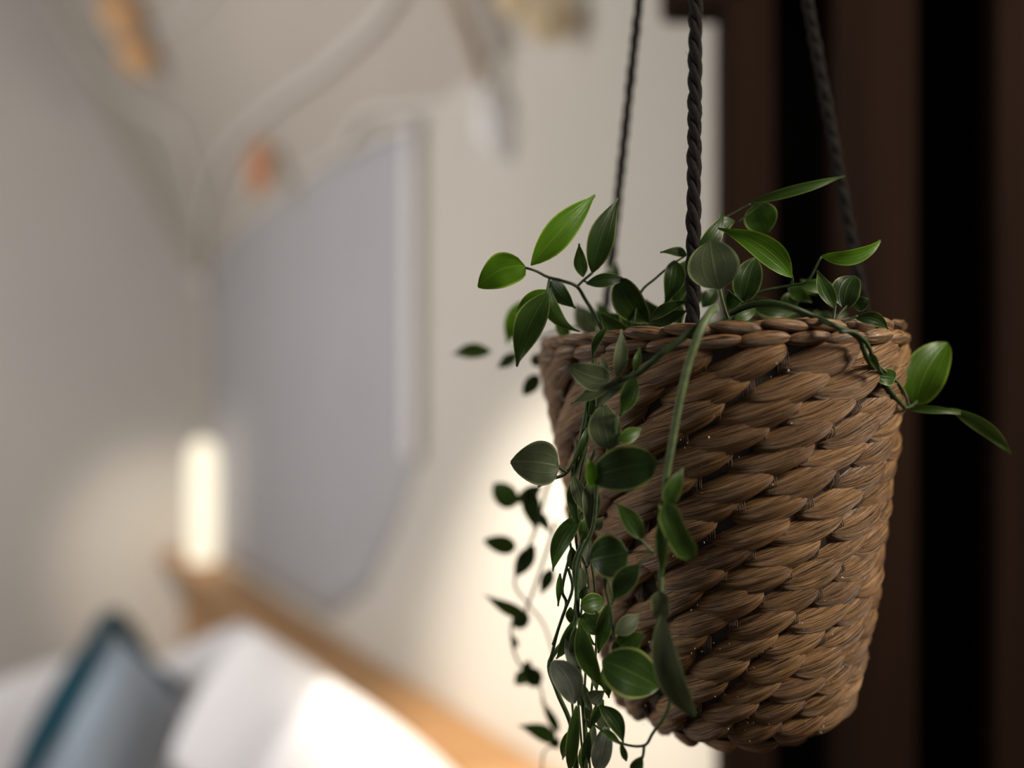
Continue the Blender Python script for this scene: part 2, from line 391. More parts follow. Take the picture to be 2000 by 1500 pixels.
BI = Matrix.Rotation(math.radians(-2.5), 3, 'Y')
def to_b(v): return BI.transposed() @ (Vector(v) - RIMC)
def bd(x, y, off=.005):                        # distance of the woven wall along a sight line
    d = W(x, y, 1.0); best = None; near = (9, .45)
    for i in range(400):
        s = .33 + i * .0006; q = to_b(CAM + d * s); t = min(max(-q.z, 0), .183); rr = math.hypot(q.x, q.y) - (prof(t) + .0062)
        if rr < near[0]: near = (rr, s)
        if rr < 0: return s - off
    return near[1] - off * .5
# ropes: three twisted strands each, meeting in a ring under the beam
BI = Matrix.Rotation(math.radians(-2.5), 3, 'Y')
def bloc(v): return RIMC + BI @ Vector(v)                    # basket space to world
def to_b(v): return BI.transposed() @ (Vector(v) - RIMC)
apex = CAM + W(1370, -1130, .45)
def rope(p0, p1, extra, dark=True, R0=.0029):
    root = empty('rope', to_b(p0)); root.parent = basket
    o = Vector(root.location)
    path = [Vector(p) for p in extra] + [p0.lerp(p1, i / 12) for i in range(13)]
    pts = catmull(path, 14)
    L = [0]
    for i in range(1, len(pts)): L.append(L[-1] + (pts[i] - pts[i - 1]).length)
    for s in range(3):
        q = []
        for i, p in enumerate(pts):
            d = (pts[min(i + 1, len(pts) - 1)] - pts[max(i - 1, 0)]).normalized()
            a = d.cross(Vector((0, 1, 0))).normalized(); b = d.cross(a)
            an = -L[i] / .027 * 2 * PI + s * 2 * PI / 3 + .25 * math.sin(L[i] * 90)
            rr = R0 * .50
            q.append(to_b(p + a * math.cos(an) * rr + b * math.sin(an) * rr) - o)
        Vv, Ff, Uu = tube(q, lambda t: R0 * .62 * (1 + .10 * math.sin(t * 140 + s)), 8)
        mesh_obj('rope_strand', Vv, Ff, M['rope'], root, Uu)
    # stray hairs
    hp = []
    for _ in range(60):
        i = R_.randrange(8, len(pts) - 2); p = to_b(pts[i]) - o; a = R_.uniform(0, 6.28)
        e = Vector((math.cos(a), math.sin(a), R_.uniform(-1, 1))) * R0
        hp.append(tube([p + e * .8, p + e * 1.25 + Vector((0, 0, .0008)), p + e * 1.45 + Vector((0, 0, .002))], .00006, 3, cap=False))
    Vv, Ff, Uu = merge(hp); tag(mesh_obj('rope_fuzz', Vv, Ff, M['rope'], root, Uu), kind='stuff')
def at_rim(deg, r, z): a = math.radians(deg); return bloc((r * math.sin(a), -r * math.cos(a), z))
for deg, r, rr0 in ((-19.5, .0755, .0029), (98, .079, .0027), (-139, .0755, .0023)):
    p0 = at_rim(deg, r, .004)
    rope(p0, apex, [at_rim(deg, r + .001, -.016), at_rim(deg, r + .0005, -.006)], R0=rr0)
tv, tf, tu = tube([apex + Vector((0, math.sin(a) * .012, math.cos(a) * .012 + .010)) for a in np.linspace(0, 2 * PI, 33)], .0018, 8)
mesh_obj('ring', [to_b(v) for v in tv], tf, M['metal'], basket, tu)
kv, kf, ku = tube(catmull([apex + Vector((0, 0, .022)), apex + Vector((.008, 0, .06)), apex + Vector((0, 0, .10)), Vector((apex.x, apex.y, CAM.z + .655))], 8), .0022, 8)
mesh_obj('hook', [to_b(v) for v in kv], kf, M['metal'], basket, ku)

# ------------------------------------------------------------------ trailing plant
plant = empty('trailing_plant', bloc((0, 0, -.03)))
tag(plant, 'leafy green trailing vine spilling over the rim of the woven basket', 'plant')
po = Vector(plant.location)
mv = []
for i in range(10):
    for j in range(40):
        a = 2 * PI * j / 40; r = .076 * i / 9
        mv.append(bloc((r * math.sin(a), -r * math.cos(a), -.020 + .006 * math.sin(j * 1.7 + i) * math.sin(i * 2.1) + R_.uniform(-.001, .001))))
mesh_obj('moss', mv, grid_faces(10, 40, True), M['soil'], plant, [(0, 0)] * len(mv), off=po)

def leaf(parent, B_, T_, wid, mat, bend=0, roll=0, shape='o', fold=.22, arch=.10, blunt=0):
    d = T_ - B_; L = d.length; dn = d.normalized(); view = ((B_ + T_) / 2 - CAM).normalized()
    side = dn.cross(view); 
    if side.length < 1e-3: side = Vector((1, 0, 0))
    side.normalize(); nrm = side.cross(dn).normalized()
    if nrm.dot(view) > 0: nrm = -nrm
    q = Quaternion(dn, math.radians(roll)); side2 = q @ side; nrm2 = q @ nrm
    nu, nv = 14, 9; V = []; U = []
    ph = R_.uniform(0, 6)
    for i in range(nu):
        s = i / (nu - 1)
        if shape == 'o': f = (s ** .85) * (1 - s) ** 1.25 * 3.85
        elif shape == 'r': f = (max(0, s) ** .55) * (1 - s) ** .75 * 2.40
        elif shape == 'l': f = (s ** .7) * (1 - s) ** .7 * 2.64
        elif shape == 's': f = min(1, s * 6 + .3) * (min(1, (1 - s) * 5 + .35))
        else: f = (s ** .5) * (1 - s) ** 1.0 * 2.6
        if blunt: f = max(f, blunt * min(1, s * 3) * (1 if s < 1 else .8))
        hw = max(wid * .5 * f, .0004)
        c = B_ + d * s + side * (bend * 4 * s * (1 - s)) + nrm2 * (arch * L * 4 * s * (1 - s)) - nrm2 * (.12 * L * s * s)
        for j in range(nv):
            v = -1 + 2 * j / (nv - 1)
            up_ = fold * abs(v) ** 1.4 * hw + .035 * wid * math.sin(s * 11 + ph + (1.3 if v > 0 else 0)) * v * v
            V.append(c + side2 * (v * hw) + nrm2 * up_); U.append((s, j / (nv - 1)))
    return mesh_obj('leaf', V, grid_faces(nu, nv), mat, parent, U, off=po)
def px(n, dep): return n * dep / FPX
def vine(pts, rpx, mat='stem', flat=1.0, taper=.45, sub=6):
    """pts: (image x, image y, distance); radius in pixels there"""
    P3 = [CAM + W(*p) for p in pts]; dep = pts[0][2]
    c = catmull(P3, sub)
    V, F, U = tube(c, lambda t: px(rpx, dep) * (1 - taper * t), 8, flat)
    return mesh_obj('vine', V, F, M[mat], plant, U, off=po)
def twig(parent, pts, rpx, mat='stem'):
    P3 = [CAM + W(*p) for p in pts]; V, F, U = tube(catmull(P3, 5), px(rpx, pts[0][2]), 6)
    return mesh_obj('twig', V, F, M[mat], parent, U, off=po)
def leaves(parent, rows):
    for row in rows:
        (bx, by, tx, ty, w, m, dep) = row[:7]; kw = dict(row[7]) if len(row) > 7 else {}
        dz = kw.pop('dz', R_.uniform(-.006, .006)); bend = px(kw.pop('bend', 0), dep)
        o = leaf(parent, CAM + W(bx, by, dep), CAM + W(tx, ty, dep + dz), px(w, dep) / max(.35, math.cos(math.radians(kw.get('roll', 0)))), M[m], bend=bend, **kw)

# --- upper left sprig
v = vine([(1178, 650, .405), (1160, 612, .405), (1143, 585, .404), (1127, 560, .40), (1100, 549, .398), (1070, 541, .396), (1046, 529, .393), (1019, 521, .39)], 4.2)
twig(v, [(1127, 560, .40), (1139, 548, .399), (1157, 533, .397)], 2.6); twig(v, [(1073, 545, .396), (1070, 560, .395), (1068, 575, .394)], 2.4)
twig(v, [(1139, 548, .399), (1150, 553, .398), (1160, 556, .397)], 2)
leaves(v, [(1037, 518, 1171, 379, 62, 'b', .388, {'bend': 9, 'roll': 12}), (1026, 520, 936, 563, 68, 'b', .388, {'bend': -16, 'roll': -14, 'shape': 'r'}),
           (1068, 567, 1002, 615, 33, 'b', .392, {'roll': 10}), (1069, 572, 1007, 716, 64, 'm', .389, {'bend': -6, 'roll': 8}),
           (1074, 562, 1126, 652, 34, 'm', .396, {'bend': -12, 'roll': 35}), (1076, 548, 1120, 602, 40, 'd', .402, {'roll': 20}),
           (1139, 541, 1134, 476, 28, 'm', .396, {'bend': 6, 'roll': 20}), (1157, 533, 1214, 387, 56, 'd', .393, {'bend': 14, 'roll': 18}),
           (1145, 554, 1227, 545, 30, 'd', .395, {'bend': 3})])
# leaves further back on the left
v = vine([(1190, 655, .47), (1120, 640, .47), (1050, 660, .475), (1000, 680, .48)], 3)
leaves(v, [(1018, 588, 989, 674, 42, 'b', .47), (960, 686, 880, 693, 32, 'm', .50, {'bend': -4}), (1012, 690, 970, 720, 26, 'd', .485), (1052, 733, 1022, 772, 30, 'd', .485, {'shape': 'r'}),
           (1110, 658, 1084, 624, 28, 'm', .43), (1162, 655, 1122, 592, 46, 'g', .46), (1150, 610, 1192, 645, 26, 'd', .46), (1190, 640, 1166, 590, 36, 'd', .47), (1186, 562, 1206, 512, 34, 'd', .46), (1045, 690, 1050, 720, 24, 'g', .47)])
# --- centre clump behind the front rope
v = vine([(1235, 640, .40), (1250, 574, .40), (1280, 544, .40), (1312, 517, .40), (1343, 497, .40)], 3)
leaves(v, [(1208, 545, 1268, 632, 62, 'd', .398, {'bend': -10, 'shape': 'r'}), (1343, 498, 1293, 490, 20, 'd', .398, {'roll': 30}), (1318, 508, 1298, 592, 46, 'd', .402, {'bend': 8}), (1343, 508, 1322, 602, 52, 'm', .408, {'bend': -8}),
           (1271, 624, 1344, 588, 24, 'd', .385, {'bend': 6}), (1268, 634, 1345, 606, 30, 'm', .388), (1240, 640, 1212, 590, 40, 'd', .41), (1290, 640, 1262, 586, 42, 'd', .42), (1330, 635, 1300, 575, 44, 'm', .43), (1358, 600, 1332, 540, 50, 'd', .425),
           (1225, 640, 1180, 610, 30, 'm', .42), (1200, 655, 1168, 628, 30, 'd', .42)])
# --- right sprigs
v = vine([(1430, 625, .40), (1452, 592, .398), (1482, 571, .396), (1545, 557, .394), (1578, 548, .392), (1604, 501, .39)], 3.6)
twig(v, [(1545, 557, .394), (1548, 548, .393), (1546, 538, .392)], 2.5)
twig(v, [(1405, 562, .372), (1412, 590, .374), (1422, 622, .378)], 3, 'stemp'); twig(v, [(1420, 566, .39), (1437, 580, .392), (1452, 592, .398)], 2.4)
twig(v, [(1438, 436, .40), (1466, 415, .40), (1486, 398, .40)], 1.6); twig(v, [(1372, 470, .395), (1392, 440, .398), (1440, 412, .40), (1466, 398, .40)], 1.6)
leaves(v, [(1405, 565, 1386, 466, 102, 'g', .370, {'shape': 'r', 'fold': .12, 'dz': .004, 'bend': 3}), (1547, 541, 1408, 445, 54, 'b', .386, {'bend': -12, 'roll': 10}),
           (1359, 490, 1416, 416, 38, 'd', .392, {'bend': -6, 'roll': 20, 'blunt': .3}), (1395, 460, 1440, 430, 30, 'd', .396, {'bend': 8}),
           (1474, 399, 1500, 455, 66, 'm', .402, {'shape': 'r'}), (1465, 395, 1660, 350, 22, 'm', .40, {'bend': 9, 'roll': 20}),
           (1605, 501, 1727, 472, 30, 'b', .392, {'bend': -12, 'shape': 'r', 'roll': 15}), (1450, 590, 1477, 500, 56, 'd', .398, {'bend': 3, 'shape': 'r'}),
           (1560, 556, 1640, 562, 28, 'm', .41), (1470, 600, 1560, 612, 34, 'd', .41), (1555, 575, 1520, 612, 34, 'd', .42), (1540, 560, 1585, 590, 30, 'm', .42), (1600, 575, 1562, 545, 26, 'm', .415),
           (1430, 620, 1480, 600, 34, 'm', .40), (1520, 618, 1470, 580, 40, 'd', .43), (1440, 560, 1425, 610, 36, 'd', .40), (1372, 600, 1400, 560, 34, 'd', .41)])
v = vine([(1425, 612, .385), (1460, 598, .38), (1500, 591, .375), (1545, 600, .371), (1594, 620, .371), (1625, 634, bd(1625, 650)), *[(x, y, bd(x, y)) for x, y in ((1660, 648), (1681, 666), (1692, 697))], (1713, 729, .384), (1741, 767, .391), (1755, 783, .396), (1767, 797, .402)], 6.2, 'stem', 1, .3)
v2 = v
twig(v, [(x, y, bd(x, y, .007)) for x, y in ((1640, 648), (1668, 649), (1694, 672), (1706, 702), (1722, 730))], 4.4, 'stem')
twig(v, [(1627, 633, .374), (1629, 615, .376), (1631, 598, .377)], 3); twig(v, [(1629, 632, .374), (1640, 612, .376), (1655, 596, .378)], 3); twig(v, [(1630, 634, .374), (1655, 625, .374), (1675, 617, .374)], 2.6)
twig(v, [(1767, 797, .402), (1780, 793, .406), (1790, 784, .411)], 3.4); twig(v, [(1718, 716, bd(1718, 716)), (1742, 735, .390), (1763, 760, .397), (1775, 792, .404)], 3, 'stemp')
leaves(v, [(1631, 602, 1598, 525, 32, 'm', .378, {'bend': 5, 'roll': 15}), (1648, 603, 1672, 534, 56, 'd', .378, {'shape': 'r', 'bend': 8}), (1668, 600, 1696, 585, 30, 'd', .379, {'shape': 'r'}),
           (1670, 620, 1738, 645, 30, 'd', .374, {'bend': 10}), (1786, 790, 1854, 664, 80, 'b', .412, {'shape': 'r', 'bend': 12, 'dz': .003, 'roll': 6}),
           (1772, 799, 1880, 806, 16, 'm', .409, {'bend': 2, 'blunt': .6}), (1856, 797, 1979, 896, 30, 'm', .412, {'bend': 14, 'roll': 10}),
           (1748, 738, 1706, 733, 34, 'm', .387, {'shape': 'r', 'dz': -.006}), (1700, 690, 1718, 726, 16, 'm', bd(1708, 705, .008))])
# --- long straight tendril in front
v = vine([(1400, 602, .366), (1388, 610, .358), (1368, 645, .352), (1345, 710, .350), (1326, 790, .349), (1312, 870, .349), (1302, 930, .349), (1298, 985, .349), (1294, 1060, .351), (1291, 1120, .352), (1290, 1158, .352)], 8.5, 'stemp', .5, .35)
twig(v, [(1299, 900, .35), (1290, 901, .352), (1281, 902, .354)], 2)
leaves(v, [(1302, 992, 1337, 915, 36, 'm', .347, {'bend': 6, 'roll': 15}), (1298, 975, 1300, 1010, 26, 'm', .348), (1300, 985, 1352, 1092, 44, 'm', .346, {'bend': -6, 'blunt': .62, 'shape': 's'}), (1298, 1000, 1292, 1128, 28, 'm', .347, {'roll': 10}),
           (1288, 1155, 1292, 1212, 34, 'g', .348, {'shape': 's', 'blunt': .5}), (1292, 1200, 1354, 1410, 54, 'g', .347, {'bend': -14, 'roll': 12, 'shape': 'l'})])
leaves(v, [(1283, 902, 1148, 936, 90, 'd', .352, {'shape': 'r', 'fold': .10, 'dz': .008, 'bend': -3})])
# --- diagonal tendril and the cluster at the left front
v = vine([(1385, 615, .368), (1360, 640, .356), (1300, 685, .354), (1245, 730, .360), (1212, 742, .364), (1185, 762, .368), (1168, 795, .372)], 7, 'stem', .5, .3)
leaves(v, [(1192, 742, 1114, 716, 54, 'g', .368, {'shape': 'r', 'fold': .1, 'bend': 6}), (1206, 735, 1216, 645, 30, 'g', .366, {'roll': 15}), (1240, 728, 1250, 677, 17, 'm', .361), (1192, 748, 1116, 786, 28, 'g', .368, {'bend': 4, 'roll': 15}),
           (1232, 742, 1166, 800, 28, 'g', .364, {'bend': -12, 'shape': 'l'}), (1240, 734, 1208, 815, 38, 'm', .360, {'bend': 6, 'roll': 10}), (1186, 640, 1158, 700, 18, 'd', .375, {'bend': -8}), (1185, 742, 1176, 690, 18, 'g', .368)])
twig(v, [(1206, 812, .362), (1202, 850, .363), (1196, 880, .364)], 3, 'stemp')
twig(v, [(1188, 872, .366), (1186, 890, .366), (1184, 915, .367)], 3, 'stemp')
leaves(v, [(1194, 878, 1178, 788, 66, 'g', .363, {'shape': 'r', 'fold': .1, 'bend': 6}), (1206, 861, 1256, 836, 30, 'm', .360, {'roll': 10}), (1158, 952, 1150, 892, 30, 'b', .362, {'roll': 20})])
# --- main hanging bundle, left of the basket front
v = vine([(1160, 700, .385), (1150, 770, .384), (1140, 830, .384), (1128, 880, .384), (1108, 922, .386), (1075, 937, .39), (1052, 950, .395)], 5)
twig(v, [(1108, 922, .386), (1098, 917, .385), (1090, 911, .384)], 3.5); twig(v, [(1156, 770, .384), (1147, 850, .384), (1132, 905, .385), (1118, 935, .386)], 4)
leaves(v, [(1092, 912, 1000, 903, 88, 'g', .382, {'shape': 'r', 'fold': .12, 'bend': -4}), (1147, 835, 1121, 903, 17, 'd', .383, {'bend': 4}), (1160, 760, 1150, 850, 14, 'd', .384)])
v = vine([(1130, 860, .386), (1120, 930, .386), (1124, 990, .386), (1138, 1050, .386), (1122, 1105, .386), (1128, 1170, .386), (1118, 1230, .386), (1074, 1292, .386), (1088, 1350, .386), (1116, 1420, .386), (1124, 1510, .386)], 5.5, 'stem', 1, .2)
leaves(v, [(1137, 1003, 1074, 1118, 40, 'm', .383, {'bend': -7, 'roll': 15}), (1120, 930, 1145, 1010, 30, 'g', .384), (1118, 935, 1135, 1040, 20, 'd', .386, {'bend': -8}), (1150, 940, 1150, 1040, 38, 'g', .380, {'bend': 5}), (1150, 1010, 1135, 1060, 30, 'm', .381), (1148, 1050, 1146, 1105, 24, 'w', .379), (1160, 1035, 1178, 1010, 24, 'g', .381)])
v = vine([(1172, 900, .376), (1165, 960, .376), (1158, 1030, .376), (1132, 1090, .377), (1126, 1165, .377), (1134, 1240, .377), (1132, 1310, .377), (1140, 1400, .377), (1146, 1510, .377)], 4.6, 'stem', 1, .2)
twig(v, [(1114, 1080, .38), (1098, 1150, .38), (1106, 1180, .38), (1090, 1230, .38), (1075, 1290, .38)], 3); twig(v, [(1110, 1110, .38), (1118, 1150, .379), (1100, 1200, .38), (1080, 1260, .38)], 3)
leaves(v, [(1094, 1120, 1090, 1185, 14, 'm', .38), (1134, 1186, 1182, 1172, 42, 'm', .374, {'shape': 'r'}), (1192, 1176, 1164, 1280, 34, 'm', .371, {'bend': 4, 'roll': 15}), (1140, 1198, 1168, 1238, 50, 'm', .376, {'shape': 'r'}), (1132, 1218, 1182, 1352, 42, 'm', .372, {'bend': -8, 'roll': 10}),
           (1080, 1290, 1124, 1378, 58, 'w', .368, {'bend': 10, 'shape': 'r'}), (1118, 1214, 1084, 1292, 26, 'm', .373, {'bend': 5}), (1110, 1230, 1130, 1330, 34, 'w', .374), (1124, 1222, 1118, 1300, 22, 'g', .372),
           (1180, 1300, 1190, 1367, 26, 'm', .374), (1126, 1378, 1112, 1512, 26, 'm', .372, {'shape': 'l'}), (1178, 1366, 1152, 1424, 22, 'm', .374), (1152, 1370, 1180, 1350, 34, 'g', .376), (1130, 1330, 1152, 1390, 26, 'g', .378),
           (1140, 1300, 1128, 1240, 16, 'd', .379), (1172, 1378, 1218, 1454, 36, 'd', .372, {'bend': 10}), (1186, 1416, 1166, 1512, 40, 'w', .373, {'shape': 'l'}), (1150, 1430, 1140, 1512, 22, 'd', .377), (1168, 1390, 1190, 1440, 26, 'g', .374)])
for k_s in range(4):
    x0 = 1118 + k_s * 12
    v = vine([(x0 + 20, 820 + 30 * k_s, .388), (x0 + 4, 930, .388), (x0 - 6, 1040, .388), (x0 + 8, 1150, .388), (x0 - 8 + 6 * k_s, 1270, .388), (x0, 1380, .388), (x0 + 12, 1515, .388)], 2.6, 'stem', 1, .1)
    leaves(v, [(x0 + R_.uniform(-4, 8), y, x0 + R_.uniform(-28, 34), y + R_.uniform(38, 66), R_.uniform(16, 28), R_.choice('dmg'), .387, {'roll': R_.uniform(-30, 40)}) for y in range(950 + 37 * k_s, 1480, 118)])
# --- right-hand twig of the bundle, lying on the weave
v = vine([(1200, 1250, .366), (1192, 1190, .364), (1180, 1130, .362), (1200, 1095, .360), (1225, 1079, .357), (1285, 1078, .354)], 3.2)
twig(v, [(1251, 1052, .355), (1262, 1066, .355), (1276, 1078, .355)], 2.6, 'stemp'); twig(v, [(1246, 1104, .355), (1256, 1092, .355), (1276, 1082, .355)], 2.6, 'stemp'); twig(v, [(1184, 1124, .362), (1192, 1150, .361), (1197, 1180, .361)], 3, 'stemp')
leaves(v, [(1252, 1053, 1204, 981, 40, 'm', .354, {'roll': 8, 'bend': -3}), (1226, 1079, 1150, 1096, 90, 'd', .356, {'shape': 'r', 'fold': .12, 'dz': .006}), (1246, 1103, 1196, 1177, 48, 'd', .354, {'bend': -4}),
           (1201, 1238, 1251, 1199, 38, 'g', .358, {'roll': 8}), (1207, 1266, 1254, 1240, 46, 'm', .362, {'shape': 'r'}), (1215, 1250, 1240, 1300, 46, 'm', .364, {'shape': 'r'}), (1177, 1290, 1291, 1345, 96, 'd', .354, {'shape': 'r', 'fold': .15, 'bend': 2, 'dz': .002}), (1205, 1245, 1198, 1285, 16, 'g', .362)])
v = vine([(1312, 1352, .356), (1302, 1392, .357), (1275, 1432, .359), (1258, 1456, .361), (1218, 1453, .366), (1180, 1430, .371), (1146, 1404, .376)], 3.8)
twig(v, [(1258, 1456, .361), (1256, 1475, .361), (1250, 1490, .361)], 3); 
leaves(v, [(1212, 1450, 1225, 1492, 15, 'd', .364), (1254, 1478, 1232, 1520, 28, 'd', .36), (1180, 1425, 1215, 1456, 16, 'm', .368)])
# --- blurred strand behind, hanging from the far left of the rim
v = vine([(1095, 900, .475), (1070, 950, .48), (1048, 1030, .485), (1022, 1090, .49), (1005, 1140, .49), (1030, 1178, .49), (1062, 1220, .49), (1085, 1290, .49)], 3.4)
leaves(v, [(1008, 988, 963, 944, 46, 'm', .50, {'shape': 'r'}), (1032, 950, 1044, 1034, 40, 'd', .49), (1058, 950, 1000, 985, 30, 'd', .49), (1008, 1070, 946, 1056, 36, 'm', .50, {'shape': 'r'}), (1044, 1064, 1003, 1132, 38, 'd', .49), (1078, 1110, 1056, 1162, 28, 'd', .485), (1050, 1000, 1075, 1040, 22, 'd', .485)])
v = vine([(1085, 1020, .48), (1060, 1100, .485), (1025, 1195, .49), (1000, 1215, .49), (1003, 1270, .49), (1025, 1312, .49), (1050, 1330, .49), (1065, 1380, .49), (1085, 1445, .49), (1062, 1470, .49), (1058, 1520, .49)], 3)
leaves(v, [(1030, 1202, 949, 1163, 28, 'm', .49, {'bend': 4}), (1030, 1195, 1003, 1228, 34, 'd', .49, {'shape': 'r'}), (1035, 1310, 1003, 1338, 30, 'm', .49), (1030, 1305, 1055, 1342, 36, 'd', .49, {'shape': 'r'}), (1026, 1318, 1034, 1288, 24, 'm', .49), (1088, 1450, 1014, 1418, 34, 'm', .49, {'bend': -6}), (1092, 1430, 1058, 1368, 20, 'd', .49), (1080, 1445, 1092, 1462, 26, 'd', .49), (1000, 1240, 1010, 1270, 16, 'd', .49)])
# a low spray that fills the mouth of the basket, round the back
v = vine([(1360, 640, .45), (1450, 615, .47), (1540, 610, .49), (1620, 615, .49)], 3)
for i in range(26):
    a = R_.uniform(0, 2 * PI); r = R_.uniform(.01, .06); p = bloc((r * math.sin(a), -r * math.cos(a), -.012)); e = p + Vector((R_.uniform(-.02, .02), R_.uniform(-.015, .02), R_.uniform(.012, .026)))
    leaf(v, p, e, R_.uniform(.010, .016), M[R_.choice('ddm')], shape=R_.choice('or'))

# ------------------------------------------------------------------ bedroom behind
def facing(pos, yaw=0):                                       # axes right, up, towards viewer
    n = -Vector((pos.x, pos.y, 0)).normalized(); n = Matrix.Rotation(math.radians(yaw), 3, 'Z') @ n
    return Vector((-n.y, n.x, 0)), up.copy(), n
def pillow_mesh(w, h, t, n=18, corner=2.6):
    V = []; idx = {}; F = []
    for side in (1, -1):
        for i in range(n + 1):
            for j in range(n + 1):
                a = -1 + 2 * i / n; b = -1 + 2 * j / n
                x = a * (1 - .05 * (1 - b * b) * abs(a) ** 3 - .13 * a * a * b * b); y = b * (1 - .05 * (1 - a * a) * abs(b) ** 3 - .13 * a * a * b * b)
                z = max(0, (1 - abs(a) ** corner) * (1 - abs(b) ** corner)) ** .5 * t / 2 * side
                if abs(a) == 1 or abs(b) == 1:
                    if side == -1: idx[(side, i, j)] = idx[(1, i, j)]; continue
                idx[(side, i, j)] = len(V); V.append(Vector((x * w / 2, y * h / 2, z)))
        for i in range(n):
            for j in range(n):
                f = (idx[(side, i, j)], idx[(side, i + 1, j)], idx[(side, i + 1, j + 1)], idx[(side, i, j + 1)])
                F.append(f if side == 1 else f[::-1])
    return V, F
def place_pillow(name, px_, py_, dep, w, h, t, rot, yaw, lean, mat, label, cat='pillow', group=None, flange=None):
    c = W(px_, py_, dep); r, u, n = facing(c, yaw)
    Rm = Matrix((r, u, n)).transposed() @ Matrix.Rotation(math.radians(-lean), 3, 'X') @ Matrix.Rotation(math.radians(rot), 3, 'Z')
    V, F = pillow_mesh(w, h, t); root = mesh_obj(name, V, F, M[mat]); root.matrix_world = Matrix.Translation(CAM + c) @ Rm.to_4x4()
    tag(root, label, cat, group)
    if flange:
        P = [Vector((-w / 2, -h / 2, 0)), Vector((-w / 2 * .93, 0, 0)), Vector((-w / 2, h / 2, 0)), Vector((0, h / 2 * .93, 0)), Vector((w / 2, h / 2, 0)), Vector((w / 2 * .93, 0, 0)), Vector((w / 2, -h / 2, 0)), Vector((0, -h / 2 * .93, 0)), Vector((-w / 2, -h / 2, 0))]
        tv, tf, tu = tube(catmull(P, 6), flange, 8); o = mesh_obj('border', tv, tf, M['teal'], root, tu)
        tag(o, 'dark teal border')
        o = mesh_obj('back_cover', [Vector((v.x * 1.03, v.y * 1.03, v.z - .03)) for v in V], F, M['teal'], root); tag(o, 'dark teal back cover')
    return root
# oak ledge along the right wall (top of a headboard) and bed
ledge_z = -.565
ang = math.atan2(RD.y, RD.x)
bed = empty('bed', CAM + Vector((-.75, 2.0, FL)))
tag(bed, 'bed with honey oak headboard ledge along the right wall', 'bed')
bo = bed.location
mid = C0 + RD * 1.16 + LD * .060
pm = box_mesh(rel(mid + up * (ledge_z - .0175)), (2.30, .115, .035), ang, .008); mesh_obj('headboard_ledge', pm[0], pm[1], M['oak'], bed, smooth=False, off=bo)
for i in range(9):
    pm = box_mesh(rel(C0 + RD * (.14 + i * .25) + LD * .03 + up * (ledge_z - .43)), (.244, .03, .78), ang, .004); mesh_obj('headboard_plank', pm[0], pm[1], M['oak'], bed, smooth=False, off=bo)
mc = C0 + RD * 1.2 + LD * .86
mz = -1.22
mattress = pillow_mesh(2.25, 1.45, .24, 14, 8); MR = Matrix((RD, LD, up)).transposed()
def mset(V): return [CAM + mc + up * mz + MR @ v for v in V]
mesh_obj('mattress', mset(mattress[0]), mattress[1], M['white'], bed, off=bo)
for sx in (-1, 1):
    for sy in (-1, 1):
        pm = box_mesh(rel(mc + RD * sx * 1.0 + LD * sy * .62 + up * (FL + .055)), (.06, .06, .11), ang, .004); mesh_obj('leg', pm[0], pm[1], M['oak'], bed, smooth=False, off=bo)
place_pillow('throw_pillow', 218, 1450, 1.78, .34, .34, .12, 45, 52, 0, 'blue', 'pale blue cushion with dark teal border, at the left of the bed', 'cushion', flange=.018)
place_pillow('pillow', 440, 1440, 2.04, .38, .46, .13, 30, -14, 0, 'white', 'large white pillow standing right beside the teal-edged cushion')
place_pillow('pillow', 574, 1480, 1.49, .41, .30, .11, -32, -24, 4, 'white', 'white pillow leaning against the oak ledge, behind the foremost one')
place_pillow('pillow', 690, 1570, 1.30, .30, .28, .10, -30, -26, 4, 'white', 'white pillow at the front right, nearest the bright wall')
place_pillow('pillow', 10, 1470, 2.25, .48, .36, .16, 14, 10, 6, 'white', 'white pillow at far left beside the teal-edged cushion')
dv = pillow_mesh(1.15, .85, .22, 18, 5); dc = C0 + RD * 1.72 + LD * .70
o = mesh_obj('folded_duvet', [CAM + dc + up * -.98 + MR @ v for v in dv[0]], dv[1], M['white']); tag(o, 'white folded duvet on the mattress beneath the pillows', 'duvet')
# slim glowing column, added for a bright strip of light in the corner
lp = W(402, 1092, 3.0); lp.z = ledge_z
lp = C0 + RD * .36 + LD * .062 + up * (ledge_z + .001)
light_column = empty('light_strip_column', CAM + lp); tag(light_column, 'slim glowing cream column on the oak ledge, added for a bright strip of light', 'light_column')
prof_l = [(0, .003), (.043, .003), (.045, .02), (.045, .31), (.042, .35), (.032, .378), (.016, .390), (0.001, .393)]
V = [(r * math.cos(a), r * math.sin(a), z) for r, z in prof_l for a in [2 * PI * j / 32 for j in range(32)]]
mesh_obj('light_column_body', V, grid_faces(len(prof_l), 32, True), M['glow'], light_column, [(0, 0)] * len(V))
V, F, U = tube([Vector((0, 0, .0)), Vector((0, 0, .012))], .048, 32); mesh_obj('base', V, F, M['oak'], light_column, U)
